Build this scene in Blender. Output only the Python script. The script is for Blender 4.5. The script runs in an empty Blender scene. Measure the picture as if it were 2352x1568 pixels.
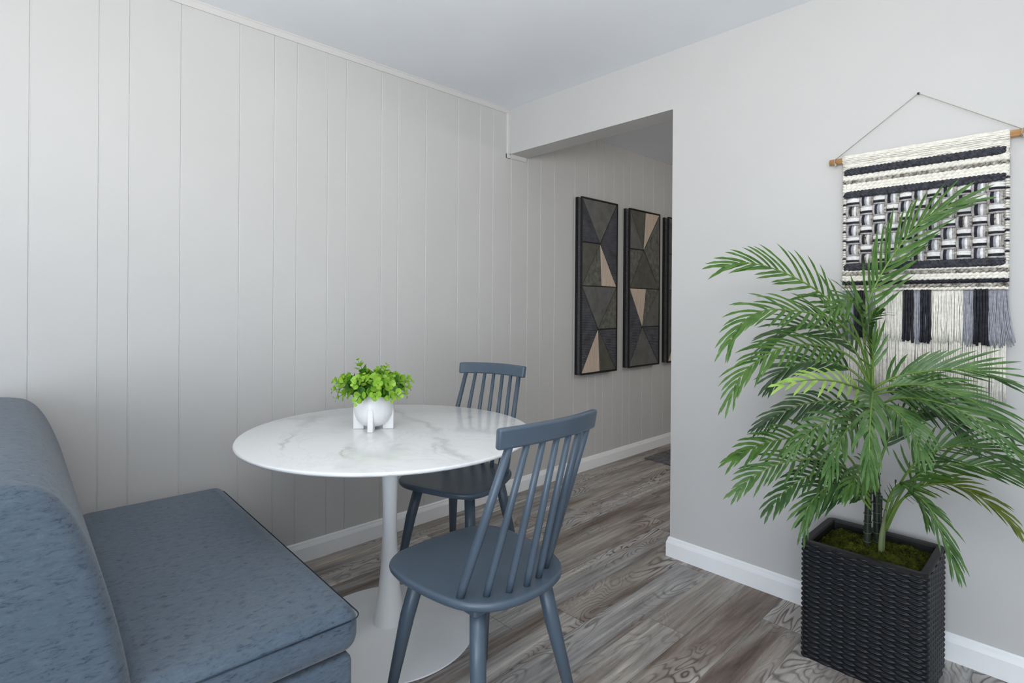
import bpy, math, random
from mathutils import Vector, Matrix
random.seed(7)
D = bpy.data
SC = bpy.context.scene
COL = SC.collection

# ------------------------------------------------------------------ camera
CAM_POS = Vector((2.5366, 0.0, 1.2088))
YAW, ROLL = 0.804, 0.0069
fwd = Vector((-math.sin(YAW), math.cos(YAW), 0))
r0 = Vector((math.cos(YAW), math.sin(YAW), 0)); u0 = Vector((0, 0, 1))
rgt = r0*math.cos(ROLL) + u0*math.sin(ROLL)
upv = -r0*math.sin(ROLL) + u0*math.cos(ROLL)
cd = D.cameras.new('camera'); cam = D.objects.new('camera', cd); COL.objects.link(cam)
cam.matrix_world = Matrix(((rgt.x, upv.x, -fwd.x, CAM_POS.x), (rgt.y, upv.y, -fwd.y, CAM_POS.y),
                           (rgt.z, upv.z, -fwd.z, CAM_POS.z), (0, 0, 0, 1)))
cd.sensor_width = 36; cd.lens = 36*1269.77/2352; cd.shift_y = -(784-698.56)/2352
cd.clip_start = .05
SC.camera = cam
# ------------------------------------------------------------------ world, lights, exposure
SC.view_settings.view_transform = 'Standard'; SC.view_settings.look = 'None'
SC.view_settings.gamma = 1; SC.view_settings.use_curve_mapping = False
SC.view_settings.exposure = -0.04
w = D.worlds.new('world'); SC.world = w; w.use_nodes = True
wn = w.node_tree; wn.nodes.clear()
wo = wn.nodes.new('ShaderNodeOutputWorld'); wb = wn.nodes.new('ShaderNodeBackground'); sk = wn.nodes.new('ShaderNodeTexSky')
sk.sky_type = 'HOSEK_WILKIE'; sk.turbidity = 3
wn.links.new(sk.outputs[0], wb.inputs[0]); wn.links.new(wb.outputs[0], wo.inputs[0]); wb.inputs[1].default_value = .4

def area(name, loc, target, sx, sy, power, col):
    l = D.lights.new(name, 'AREA'); l.shape = 'RECTANGLE'; l.size = sx; l.size_y = sy
    l.energy = power; l.color = col
    o = D.objects.new(name, l); COL.objects.link(o); o.location = loc
    o.rotation_euler = (Vector(target)-Vector(loc)).to_track_quat('-Z', 'Y').to_euler()
    return o
area('daylight_rear_window', (3.3, -2.62, 1.12), (2.9, 0, 1.45), 2.2, 2.0, 92, (.80, .89, 1.0))
area('daylight_side_window', (4.52, -.9, 1.35), (0, -.9, 1.45), 1.9, 1.5, 24, (.82, .91, 1.0))
def point_fill(name, loc, rad, power, col):
    l = D.lights.new(name, 'POINT'); l.shadow_soft_size = rad; l.energy = power; l.color = col
    o = D.objects.new(name, l); COL.objects.link(o); o.location = loc
area('ceiling_bounce_fill', (2.45, -.15, 1.62), (2.20, .10, 2.4), .95, .95, 48, (1.0, .955, .89))  # added fill aimed up, brightens the ceiling for soft bounce; no real fixture
point_fill('overhead_fill', (3.4, -1.0, 2.05), .28, 6, (1.0, .95, .88))  # unseen overhead fill, added to lift the walls and ceiling
point_fill('hall_fill', (2.4, 4.2, 2.0), .15, 24, (1.0, .95, .88))  # added fill that brightens the hall, no known lamp there

# ------------------------------------------------------------------ materials
def mat(name, col, rough=.6, spec=.5, metal=0):
    m = D.materials.new(name); m.use_nodes = True
    b = m.node_tree.nodes['Principled BSDF']
    b.inputs['Base Color'].default_value = (*col, 1); b.inputs['Roughness'].default_value = rough
    b.inputs['Specular IOR Level'].default_value = spec; b.inputs['Metallic'].default_value = metal
    return m
class NT:
    def __init__(s, m): s.m = m; s.t = m.node_tree; s.b = s.t.nodes['Principled BSDF']
    def n(s, k, **kw):
        x = s.t.nodes.new(k)
        for a, v in kw.items(): setattr(x, a, v)
        return x
    def l(s, a, b): s.t.links.new(a, b)
    def coord(s, scale=(1, 1, 1), kind='Object'):
        c = s.n('ShaderNodeTexCoord'); mp = s.n('ShaderNodeMapping'); mp.inputs['Scale'].default_value = scale
        s.l(c.outputs[kind], mp.inputs[0]); return mp.outputs[0]
    def noise(s, vec, scale, detail=4, rough=.5, dist=0):
        x = s.n('ShaderNodeTexNoise'); x.inputs['Scale'].default_value = scale; x.inputs['Detail'].default_value = detail
        x.inputs['Roughness'].default_value = rough; x.inputs['Distortion'].default_value = dist
        s.l(vec, x.inputs['Vector']); return x.outputs['Fac']
    def ramp(s, fac, stops, interp='LINEAR'):
        x = s.n('ShaderNodeValToRGB'); e = x.color_ramp.elements; x.color_ramp.interpolation = interp
        while len(e) < len(stops): e.new(.5)
        for k, (p, c) in enumerate(stops): e[k].position = p; e[k].color = (*c, 1)
        s.l(fac, x.inputs[0]); return x.outputs[0]
    def math(s, op, a, b=None, c=None, clamp=False):
        x = s.n('ShaderNodeMath', operation=op, use_clamp=clamp)
        for i, v in enumerate((a, b, c)):
            if v is None: continue
            if isinstance(v, (int, float)): x.inputs[i].default_value = v
            else: s.l(v, x.inputs[i])
        return x.outputs[0]
    def mix(s, fac, a, b, blend='MIX'):
        x = s.n('ShaderNodeMix', data_type='RGBA', blend_type=blend)
        for i, v in ((0, fac), (6, a), (7, b)):
            if isinstance(v, (int, float)): x.inputs[i].default_value = v
            elif isinstance(v, tuple): x.inputs[i].default_value = (*v, 1)
            else: s.l(v, x.inputs[i])
        return x.outputs[2]
    def bump(s, h, strength=.3, dist=.01):
        x = s.n('ShaderNodeBump'); x.inputs['Strength'].default_value = strength; x.inputs['Distance'].default_value = dist
        s.l(h, x.inputs['Height']); s.l(x.outputs[0], s.b.inputs['Normal'])
    def base(s, c): s.l(c, s.b.inputs['Base Color'])
def noisy(name, col, rough, var=.06, scale=6, bump=.05, bscale=60, spec=.5, stretch=(1, 1, 1), metal=0, bdist=.002):
    m = mat(name, col, rough, spec, metal); t = NT(m); c = t.coord(stretch)
    n = t.noise(c, scale, 4)
    lo = tuple(max(0, x*(1-var)) for x in col); hi = tuple(min(1, x*(1+var)) for x in col)
    t.base(t.ramp(n, [(.3, lo), (.7, hi)]))
    if bump: t.bump(t.noise(c, bscale, 3), bump, bdist)
    return m
WALL = noisy('wall_paint', (.575, .567, .555), .55, .02, 2, .10, 90, .3)
CEIL = noisy('ceiling_paint', (.85, .88, .92), .9, .02, 2, .12, 120, .2)
TRIM = noisy('trim_paint', (.63, .62, .60), .4, .02, 3, .04, 40, .4)
BASEB = noisy('baseboard_paint', (.91, .92, .93), .35, .03, 3, .05, 40, .5)
CHAIR = noisy('slate_blue_paint', (.074, .104, .140), .34, .06, 8, .04, 70, .5)
CHAIRB = noisy('charcoal_paint', (.018, .018, .024), .30, .06, 8, .04, 70, .5)
WHITE = noisy('white_enamel', (.90, .91, .92), .28, .02, 4, .0, 40, .5)
CERAMIC = noisy('white_ceramic', (.86, .86, .86), .30, .01, 4, .02, 40, .5)
WICKER = noisy('black_wicker', (.0055, .0068, .0095), .40, .3, 40, .15, 160, .35)
RIMB = noisy('black_rim_plastic', (.014, .013, .013), .45, .2, 20, .05, 90, .4)
FRAME = noisy('black_frame_metal', (.010, .010, .011), .35, .2, 20, .05, 90, .5)
DOWEL = noisy('dowel_wood', (.56, .31, .13), .5, .25, 12, .1, 80, .3, (1, 12, 12))
CORD = noisy('jute_cord', (.42, .38, .31), .9, .2, 200, .2, 300, .1)
CHARC = noisy('charcoal_yarn', (.050, .052, .062), .9, .45, 80, .7, 260, .25)
CREAM = noisy('cream_yarn', (.86, .83, .75), .95, .12, 90, .6, 330, .1)
BLACKY = noisy('black_yarn', (.028, .029, .036), .9, .4, 80, .6, 330, .2)
GREYY = noisy('grey_yarn', (.36, .365, .41), .95, .2, 80, .6, 330, .1)
MIXY = noisy('heather_yarn', (.34, .315, .28), .95, .85, 95, .6, 330, .1)
LILAC = noisy('pale_grey_yarn', (.44, .415, .41), .95, .25, 120, .6, 330, .1)
WHITEY = noisy('white_yarn', (.82, .81, .79), .95, .14, 120, .5, 330, .1)
CANE = noisy('dark_cane', (.020, .030, .018), .4, .5, 14, .1, 60, .5)
RING = noisy('cane_ring', (.12, .12, .07), .6, .2, 20, .05, 60, .3)
SHAFT = noisy('green_shaft', (.16, .20, .085), .45, .3, 9, .1, 60, .4, (8, 8, 1))
RACH = noisy('leaf_stalk_green', (.15, .26, .05), .45, .2, 9, .05, 60, .4)
def leafmat(name, a, b, rough=.44):
    m = mat(name, a, rough, .45); t = NT(m)
    t.base(t.ramp(t.noise(t.coord((1, 1, 1)), 22, 4, .6), [(.35, a), (.68, b)])); 
    t.bump(t.noise(t.coord((1, 1, 1)), 160, 2), .08, .002)
    t.b.inputs['Subsurface Weight'].default_value = 0
    return m
LEAF = [leafmat('palm_leaf_green', (.040, .110, .016), (.095, .200, .036)),
        leafmat('palm_leaf_dark', (.022, .062, .014), (.052, .120, .030)),
        leafmat('palm_leaf_pale', (.24, .42, .06), (.40, .58, .14)),
        leafmat('palm_leaf_cool', (.042, .112, .024), (.108, .205, .060)),
        leafmat('palm_leaf_olive', (.085, .125, .010), (.145, .190, .022))]
SPRIG_D = leafmat('sprig_leaf_deep', (.035, .150, .008), (.085, .260, .016), .42)
SPRIG_L = leafmat('sprig_leaf_lime', (.190, .400, .020), (.330, .560, .050), .42)
SPRIG_S = noisy('sprig_stem', (.04, .10, .03), .5, .2, 20, 0)
NAILM = noisy('nail_black', (.012, .012, .014), .4, .1, 20, 0)

def fabric():
    m = mat('slate_fabric', (.1, .14, .18), .92, .15); t = NT(m)
    c = t.coord((1, 1, 1)); cs = t.coord((1.7, 1, 3.6))
    n1 = t.noise(cs, 42, 6, .74, .6); n2 = t.noise(c, 7, 3); n3 = t.noise(c, 420, 2)
    a = t.ramp(n1, [(.34, (.036, .052, .078)), (.45, (.086, .114, .148)), (.60, (.100, .132, .168)), (.78, (.135, .175, .212))])
    b = t.ramp(n2, [(.3, (.90, .94, .98)), (.7, (1.0, 1.0, 1.0))])
    t.base(t.mix(1.0, a, b, 'MULTIPLY'))
    t.bump(t.math('ADD', t.math('MULTIPLY', n1, .8), t.math('MULTIPLY', n3, .4)), .45, .004)
    t.b.inputs['Sheen Weight'].default_value = .25
    return m
FABRIC = fabric()
PIPING = noisy('slate_piping', (.035, .050, .068), .9, .2, 60, .3, 300, .1)

def floor_mat():
    m = mat('grey_oak_plank', (.2, .18, .17), .45, .35); t = NT(m)
    tc = t.n('ShaderNodeTexCoord'); sep = t.n('ShaderNodeSeparateXYZ'); t.l(tc.outputs['Object'], sep.inputs[0])
    X, Y = sep.outputs[0], sep.outputs[1]
    PW, PL = .152, 1.22
    xi = t.math('DIVIDE', t.math('ADD', X, 10.03), PW); ix = t.math('FLOOR', xi); fx = t.math('FRACT', xi)
    wn_ = t.n('ShaderNodeTexWhiteNoise', noise_dimensions='1D'); t.l(ix, wn_.inputs['W'])
    yo = t.math('MULTIPLY', wn_.outputs['Value'], 5.0)
    yi = t.math('DIVIDE', t.math('ADD', t.math('ADD', Y, 10.0), yo), PL); iy = t.math('FLOOR', yi); fy = t.math('FRACT', yi)
    cmb = t.n('ShaderNodeCombineXYZ'); t.l(ix, cmb.inputs[0]); t.l(iy, cmb.inputs[1])
    wp = t.n('ShaderNodeTexWhiteNoise', noise_dimensions='3D'); t.l(cmb.outputs[0], wp.inputs['Vector'])
    pid = wp.outputs['Value']
    def pv(sx, sy):
        c2 = t.n('ShaderNodeCombineXYZ')
        t.l(t.math('ADD', t.math('MULTIPLY', X, sx), t.math('MULTIPLY', pid, 31.0)), c2.inputs[0])
        t.l(t.math('ADD', t.math('MULTIPLY', Y, sy), t.math('MULTIPLY', pid, 57.0)), c2.inputs[1])
        t.l(t.math('MULTIPLY', pid, 13.0), c2.inputs[2]); return c2.outputs[0]
    streak = t.noise(pv(75, 3.2), 1.0, 5, .68)
    low = t.noise(pv(7.0, 1.6), 1.0, 2.0, .5, .5)
    lines = t.math('SINE', t.math('ADD', t.math('MULTIPLY', low, 170.0), t.math('MULTIPLY', streak, 1.6)))
    lines = t.math('POWER', t.math('MULTIPLY', t.math('ADD', lines, 1.0), .5), 3.4)
    gate = t.ramp(t.noise(pv(3.0, .9), 1.3, 2), [(.46, (0.05, 0.05, 0.05)), (.66, (1, 1, 1))])
    patch = t.noise(pv(9, .9), 1.0, 4, .6, .5)
    col = t.ramp(patch, [(.28, (.050, .036, .030)), (.41, (.120, .100, .088)), (.50, (.172, .165, .160)), (.62, (.235, .226, .214)), (.76, (.440, .385, .310))])
    tone = t.ramp(pid, [(0, (.72, .66, .62)), (.35, (.98, .94, .90)), (.6, (.88, .90, .93)), (1, (1.22, 1.2, 1.18))])
    col = t.mix(1.0, col, tone, 'MULTIPLY')
    sk_ = t.ramp(streak, [(.30, (.36, .34, .33)), (.42, (.80, .79, .78)), (.55, (1.02, 1.02, 1.02)), (.72, (1.5, 1.5, 1.5))])
    col = t.mix(.85, col, sk_, 'MULTIPLY')
    lf = t.math('MULTIPLY', t.math('MULTIPLY', lines, gate), .78)
    col = t.mix(lf, col, (.030, .026, .025))
    light = t.math('MULTIPLY', t.math('MULTIPLY', t.math('SUBTRACT', 1.0, lines), gate), .22)
    col = t.mix(light, col, (.52, .50, .48))
    ex = t.math('MINIMUM', fx, t.math('SUBTRACT', 1.0, fx)); ey = t.math('MINIMUM', fy, t.math('SUBTRACT', 1.0, fy))
    gx = t.math('LESS_THAN', ex, .006); gy = t.math('LESS_THAN', ey, .0012)
    g = t.math('MAXIMUM', gx, gy)
    col = t.mix(t.math('MULTIPLY', g, .55), col, (.03, .025, .022))
    col = t.mix(1.0, col, (2.02, 2.00, 1.97), 'MULTIPLY')
    t.base(col)
    t.bump(t.math('SUBTRACT', streak, t.math('MULTIPLY', g, 1.0)), .10, .003)
    t.l(t.math('MULTIPLY_ADD', streak, .25, .30), t.b.inputs['Roughness'])
    return m
FLOOR = floor_mat()

def marble():
    m = mat('white_marble', (.85, .86, .86), .07, .5); t = NT(m)
    c = t.n('ShaderNodeTexCoord').outputs['Object']
    nz = t.n('ShaderNodeTexNoise'); nz.inputs['Scale'].default_value = 3.2; nz.inputs['Detail'].default_value = 7; nz.inputs['Roughness'].default_value = .62
    t.l(c, nz.inputs['Vector'])
    sub = t.n('ShaderNodeVectorMath', operation='SUBTRACT'); t.l(nz.outputs['Color'], sub.inputs[0]); sub.inputs[1].default_value = (.5, .5, .5)
    sc = t.n('ShaderNodeVectorMath', operation='SCALE'); t.l(sub.outputs[0], sc.inputs[0]); sc.inputs['Scale'].default_value = .34
    ad = t.n('ShaderNodeVectorMath', operation='ADD'); t.l(c, ad.inputs[0]); t.l(sc.outputs[0], ad.inputs[1])
    sp = t.n('ShaderNodeSeparateXYZ'); t.l(ad.outputs[0], sp.inputs[0])
    brk = t.noise(c, 9, 5, .6)
    acc = None
    # local coordinates of the soft grey veins (line from a to b, width)
    for (ax, ay, bx, by, wd, st) in VEINS:
        dx, dy = bx-ax, by-ay; L = math.hypot(dx, dy); dx /= L; dy /= L
        px = t.math('SUBTRACT', sp.outputs[0], ax); py = t.math('SUBTRACT', sp.outputs[1], ay)
        al = t.math('ADD', t.math('MULTIPLY', px, dx), t.math('MULTIPLY', py, dy))
        pe = t.math('ABSOLUTE', t.math('SUBTRACT', t.math('MULTIPLY', px, dy), t.math('MULTIPLY', py, dx)))
        core = t.math('SUBTRACT', 1.0, t.math('DIVIDE', pe, wd), clamp=True)
        e = t.math('MINIMUM', al, t.math('SUBTRACT', L, al)); e = t.math('MULTIPLY', e, 12.0, clamp=True)
        v = t.math('MULTIPLY', t.math('MULTIPLY', core, e), st)
        acc = v if acc is None else t.math('MAXIMUM', acc, v)
    acc = t.math('MULTIPLY', acc, t.math('MULTIPLY_ADD', brk, 2.6, -.40, clamp=True))
    fine = t.math('ABSOLUTE', t.math('SUBTRACT', t.noise(c, 2.6, 6, .6, 1.2), .5))
    fine = t.math('SUBTRACT', 1.0, t.math('MULTIPLY', fine, 60.0), clamp=True)
    acc = t.math('MAXIMUM', acc, t.math('MULTIPLY', fine, .10))
    t.base(t.mix(acc, (.82, .835, .835), (.30, .285, .28)))
    return m
VEINS = [(-0.386, 0.244, 0.194, 0.082, 0.028, 0.42), (0.194, 0.082, 0.546, -0.069, 0.034, 0.42), (-0.472, -0.073, -0.236, -0.239, 0.045, 0.38), (-0.236, -0.239, 0.033, -0.435, 0.016, 0.4), (0.07, -0.192, 0.28, -0.307, 0.014, 0.4), (0.254, -0.301, 0.424, -0.324, 0.045, 0.32), (0.24, 0.039, 0.424, -0.08, 0.016, 0.35), (-0.002, 0.315, -0.019, 0.459, 0.02, 0.4), (0.089, -0.013, 0.096, 0.075, 0.009, 0.4)]
MARBLE = marble()

def mosaic(name, a, b, rough=.45, ribs=0, metal=.5, stretch=(1, 1, 1), sc=14):
    m = mat(name, a, rough, .5, metal); t = NT(m); c = t.coord(stretch)
    t.base(t.ramp(t.noise(c, sc, 5, .6), [(.3, a), (.7, b)]))
    if ribs:
        tc = t.n('ShaderNodeTexCoord'); sp = t.n('ShaderNodeSeparateXYZ'); t.l(tc.outputs['Object'], sp.inputs[0])
        t.bump(t.math('SINE', t.math('MULTIPLY', sp.outputs[2], ribs)), .6, .004)
    return m
PLAIN = mosaic('aged_metal_grey', (.095, .096, .092), (.165, .165, .155), .42, 0, .15)
PLAIN2 = mosaic('aged_metal_olive', (.070, .070, .056), (.120, .118, .094), .42, 0, .15)
RIBBED = mosaic('ribbed_dark_metal', (.055, .058, .068), (.125, .130, .150), .38, 520, .15)
MOTTLE = mosaic('mottled_metal', (.050, .052, .044), (.180, .180, .155), .45, 0, .1, (1, 1, 1), 30)
PALEW = mosaic('pale_wood', (.46, .36, .28), (.66, .54, .44), .6, 0, 0, (1, 14, 1.2), 9)
MESHM = mosaic('perforated_metal', (.015, .015, .016), (.30, .30, .30), .35, 900, .3, (1, 1, 1), 260)

# ------------------------------------------------------------------ mesh helper
class MB:
    def __init__(s): s.v = []; s.f = []; s.m = []; s.sm = []
    def add(s, vs, fs, mi=0, smooth=True):
        o = len(s.v); s.v += [tuple(v) for v in vs]
        for f in fs: s.f.append(tuple(o+i for i in f)); s.m.append(mi); s.sm.append(smooth)
    def box(s, a, b, mi=0):
        x0, y0, z0 = a; x1, y1, z1 = b
        s.add([(x0,y0,z0),(x1,y0,z0),(x1,y1,z0),(x0,y1,z0),(x0,y0,z1),(x1,y0,z1),(x1,y1,z1),(x0,y1,z1)],
              [(0,3,2,1),(4,5,6,7),(0,1,5,4),(1,2,6,5),(2,3,7,6),(3,0,4,7)], mi, False)
    def tube(s, pts, rad, seg=10, mi=0, cap=True, smooth=True):
        pts = [Vector(p) for p in pts]; n = len(pts)
        if not isinstance(rad, (list, tuple)): rad = [rad]*n
        t0 = (pts[1]-pts[0]).normalized()
        a = t0.orthogonal().normalized(); vs = []
        for i, p in enumerate(pts):
            t = (pts[min(i+1, n-1)]-pts[max(i-1, 0)])
            t = t.normalized() if t.length > 1e-9 else t0
            a = (a - t*a.dot(t)); a = a.normalized() if a.length > 1e-6 else t.orthogonal().normalized()
            b = t.cross(a)
            for k in range(seg):
                an = 2*math.pi*k/seg
                vs.append(p + (a*math.cos(an)+b*math.sin(an))*rad[i])
        fs = [(i*seg+k, i*seg+(k+1)%seg, (i+1)*seg+(k+1)%seg, (i+1)*seg+k) for i in range(n-1) for k in range(seg)]
        if cap: fs += [tuple(range(seg))[::-1], tuple((n-1)*seg+k for k in range(seg))]
        s.add(vs, fs, mi, smooth)
    def lathe(s, prof, c=(0, 0, 0), seg=48, mi=0):
        vs = []; ring = []
        for r, z in prof:
            if r < 1e-6: ring.append([len(vs)]); vs.append((c[0], c[1], c[2]+z))
            else:
                ring.append(list(range(len(vs), len(vs)+seg)))
                vs += [(c[0]+r*math.cos(2*math.pi*k/seg), c[1]+r*math.sin(2*math.pi*k/seg), c[2]+z) for k in range(seg)]
        fs = []
        for A, B in zip(ring, ring[1:]):
            for k in range(seg):
                k2 = (k+1) % seg
                if len(A) == 1 and len(B) == 1: continue
                if len(A) == 1: fs.append((A[0], B[k2], B[k]))
                elif len(B) == 1: fs.append((A[k], A[k2], B[0]))
                else: fs.append((A[k], A[k2], B[k2], B[k]))
        s.add(vs, [f[::-1] for f in fs], mi)
    def prism(s, poly, axis, a, b, mi=0, smooth=False):
        n = len(poly)
        def P(q, t):
            if axis == 'x': return (t, q[0], q[1])
            if axis == 'y': return (q[0], t, q[1])
            return (q[0], q[1], t)
        vs = [P(q, a) for q in poly]+[P(q, b) for q in poly]
        s.add(vs, [tuple(range(n)), tuple(range(2*n-1, n-1, -1))]+[(i, i+n, (i+1) % n+n, (i+1) % n) for i in range(n)], mi, smooth)
    def build(s, name, mats, parent=None, bevel=0, bseg=2, auto=None, origin=None, subsurf=0):
        org = Vector(origin) if origin is not None else (Vector(parent.location) if parent is not None and parent.get('_w') else Vector((0, 0, 0)))
        if parent is not None and parent.parent is not None and parent.get('_o') is not None: org = Vector(parent['_o'])
        me = D.meshes.new(name); me.from_pydata([tuple(Vector(v)-org) for v in s.v], [], s.f)
        if not isinstance(mats, (list, tuple)): mats = [mats]
        for m in mats: me.materials.append(m)
        me.polygons.foreach_set('material_index', s.m); me.polygons.foreach_set('use_smooth', s.sm)
        me.update(); me.validate()
        import bmesh
        bm = bmesh.new(); bm.from_mesh(me); bmesh.ops.recalc_face_normals(bm, faces=bm.faces); bm.to_mesh(me); bm.free()
        o = D.objects.new(name, me); COL.objects.link(o)
        if parent is not None: o.parent = parent
        elif origin is not None: o.location = origin
        if bevel:
            md = o.modifiers.new('bevel', 'BEVEL'); md.width = bevel; md.segments = bseg; md.limit_method = 'ANGLE'; md.angle_limit = math.radians(35)
            if auto is None: auto = 35
        if subsurf:
            md = o.modifiers.new('sub', 'SUBSURF'); md.levels = subsurf; md.render_levels = subsurf
        return o
def smooth_all(o, deg=40):
    o.data.polygons.foreach_set('use_smooth', [True]*len(o.data.polygons))
    try: o.data.set_sharp_from_angle(angle=math.radians(deg))
    except Exception: pass
def thing(name, label, cat, loc, group=None, world=True):
    o = D.objects.new(name, None); COL.objects.link(o); o.location = loc; o.empty_display_size = .1
    o['label'] = label; o['category'] = cat
    if group: o['group'] = group
    if world: o['_w'] = 1
    return o
def tag(o, label, cat, group=None):
    o['label'] = label; o['category'] = cat
    if group: o['group'] = group
def struct(o): o['kind'] = 'structure'; return o
def crom(P, n=6, closed=False):
    P = [Vector(p) for p in P]; out = []; N = len(P)
    rng = range(N) if closed else range(N-1)
    for i in rng:
        if closed: p0, p1, p2, p3 = P[(i-1) % N], P[i], P[(i+1) % N], P[(i+2) % N]
        else:
            p1, p2 = P[i], P[i+1]; p0 = P[i-1] if i > 0 else p1*2-p2; p3 = P[i+2] if i+2 < N else p2*2-p1
        for k in range(n):
            t = k/n
            out.append(.5*((2*p1)+(p2-p0)*t+(2*p0-5*p1+4*p2-p3)*t*t+(3*p1-p0-3*p2+p3)*t**3))
    if not closed: out.append(P[-1].copy())
    return out

# ------------------------------------------------------------------ room shell
YB, CH = 2.41, 2.44
YF, XR, YH = -2.7, 4.6, 6.2        # front wall, right wall, far end of the hall
HZ, WT, JX = 2.157, .144, 1.147    # header underside, wall thickness, jamb
b = MB(); b.box((-.12, YF-.1, -.1), (XR+.1, YH+.1, 0)); struct(b.build('floor', FLOOR))
b = MB(); b.box((-.12, YF-.1, CH), (XR+.1, YH+.1, CH+.1)); struct(b.build('ceiling', CEIL))
# left wall: sheet of vertical panelling with V grooves running through the opening into the hall
G = [-2.3,-2.15,-1.95,-1.7,-1.5,-1.25,-1.05,-.9,-.66,-.45,-.27,-.08,.122,.316,.41,.583,.806,.953,1.056,1.206,1.301,1.498,1.597,1.775,2.001,2.167,2.273,2.429,2.578,2.703,2.843,3.057,3.216,3.31,3.401,3.529,3.656,3.758,3.934,4.09,4.26,4.44,4.6,4.8,5.0,5.2,5.45,5.7,5.9]
poly = [(-.1, YF), (0, YF)]
for g in G: poly += [(0, g-.0032), (-.0026, g-.0009), (-.0026, g+.0009), (0, g+.0032)]
poly += [(0, YH), (-.1, YH)]
b = MB()
front = [p for p in poly[1:-1]]
n = len(front)
b.add([(x, y, 0) for x, y in front]+[(x, y, CH) for x, y in front], [(i, i+n, i+n+1, i+1) for i in range(n-1)], 0, False)
b.add([(-.1, YF, 0), (-.1, YH, 0), (-.1, YH, CH), (-.1, YF, CH)], [(0, 1, 2, 3)], 0, False)
struct(b.build('wall_left', WALL))
b = MB(); b.prism([(JX, 0), (XR, 0), (XR, CH), (0, CH), (0, HZ), (JX, HZ)], 'y', YB, YB+WT)
struct(b.build('wall_back', WALL))
b = MB(); b.box((0, YH, 0), (XR, YH+.1, CH)); struct(b.build('wall_hall', WALL))
b = MB()   # hall side wall, right of the hall
b.box((3.2, YB+WT, 0), (3.3, YH, CH)); struct(b.build('wall_hall_right', WALL))
# front wall (behind the camera) with a window opening
def wall_open(name, axis, a, b_, lo, hi, o0, o1, z0, z1):
    m = MB()
    def bx(p0, p1, q0, q1):
        if axis == 'y': m.box((p0, a, q0), (p1, b_, q1))
        else: m.box((a, p0, q0), (b_, p1, q1))
    bx(lo, o0, 0, CH); bx(o1, hi, 0, CH); bx(o0, o1, 0, z0); bx(o0, o1, z1, CH)
    return struct(m.build(name, WALL))
wall_open('wall_front', 'y', YF-.1, YF, 0, XR, 2.1, 4.5, .08, 2.25)
wall_open('wall_right', 'x', XR, XR+.1, YF, YB, -1.9, .1, .65, 2.25)
def window(name, axis, pos, o0, o1, z0, z1):
    m = MB()
    def bx(p0, p1, q0, q1, t=.04):
        if axis == 'y': m.box((p0, pos-t, q0), (p1, pos, q1))
        else: m.box((pos, p0, q0), (pos+t, p1, q1))
    fw = .06
    bx(o0, o1, z0, z0+fw); bx(o0, o1, z1-fw, z1); bx(o0, o0+fw, z0+fw, z1-fw); bx(o1-fw, o1, z0+fw, z1-fw)
    mid = (o0+o1)/2; bx(mid-fw/2, mid+fw/2, z0+fw, z1-fw)
    return struct(m.build(name, BASEB))
window('window_1', 'y', YF-.02, 2.1, 4.5, .08, 2.25)
window('window_2', 'x', XR+.02, -1.9, .1, .65, 2.25)
# baseboards with a moulded top
def bprof(t, h): return [(0, 0), (t, 0), (t, h*.70), (t*.80, h*.80), (t*.62, h*.86), (t*.50, h*.95), (t*.30, h), (0, h)]
BT, BH = .014, .0925
b = MB(); b.prism([(x, z) for x, z in bprof(BT, BH)], 'y', YF, YH)
struct(b.build('baseboard_left', BASEB))
# right-of-opening baseboard wrapping round the jamb
b = MB(); pr = bprof(BT, BH); k = len(pr)
path = [((XR, YB), (0, -1)), ((JX, YB), (-1, -1)), ((JX, YB+WT), (-1, 1)), ((XR-1.3, YB+WT), (0, 1))]
vs = []
for (px, py), (nx, ny) in path: vs += [(px+nx*o, py+ny*o, z) for o, z in pr]
fs = [(i*k+j, i*k+(j+1) % k, (i+1)*k+(j+1) % k, (i+1)*k+j) for i in range(3) for j in range(k)]
b.add(vs, fs, 0, False); struct(b.build('baseboard_back', BASEB))
b = MB(); b.prism([(YH-x, z) for x, z in pr], 'x', 0, 3.2); struct(b.build('baseboard_hall', BASEB))
# small cove along the ceiling of the panelled wall, boxed round the header
def cove(w_, h_): return [(0, 0), (w_*.35, 0), (w_*.55, h_*.25), (w_*.75, h_*.70), (w_, h_*.86), (w_, h_), (0, h_)]
b = MB(); b.prism([(x, CH-.030+z) for x, z in cove(.014, .030)], 'y', YF, YB); struct(b.build('trim_1', TRIM))
b = MB(); b.prism([(0, YB-.027), (.006, YB-.027), (.011, YB-.020), (.013, YB-.006), (.013, YB), (0, YB)], 'z', HZ-.027, CH-.030); struct(b.build('trim_2', TRIM))
b = MB(); b.prism([(0, HZ-.027), (.006, HZ-.027), (.011, HZ-.020), (.013, HZ-.006), (.013, HZ), (0, HZ)], 'y', YB-.027, YB+WT); struct(b.build('trim_3', TRIM))

# ------------------------------------------------------------------ hall mat
b = MB(); b.box((.13, 3.775, 0), (.85, 4.95, .009))
o = b.build('door_mat', noisy('mat_grey', (.17, .17, .18), .95, .35, 30, .8, 260, .1, bdist=.004), bevel=.003)
tag(o, 'flat grey mat lying on the floor in the hallway', 'mat')

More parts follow.
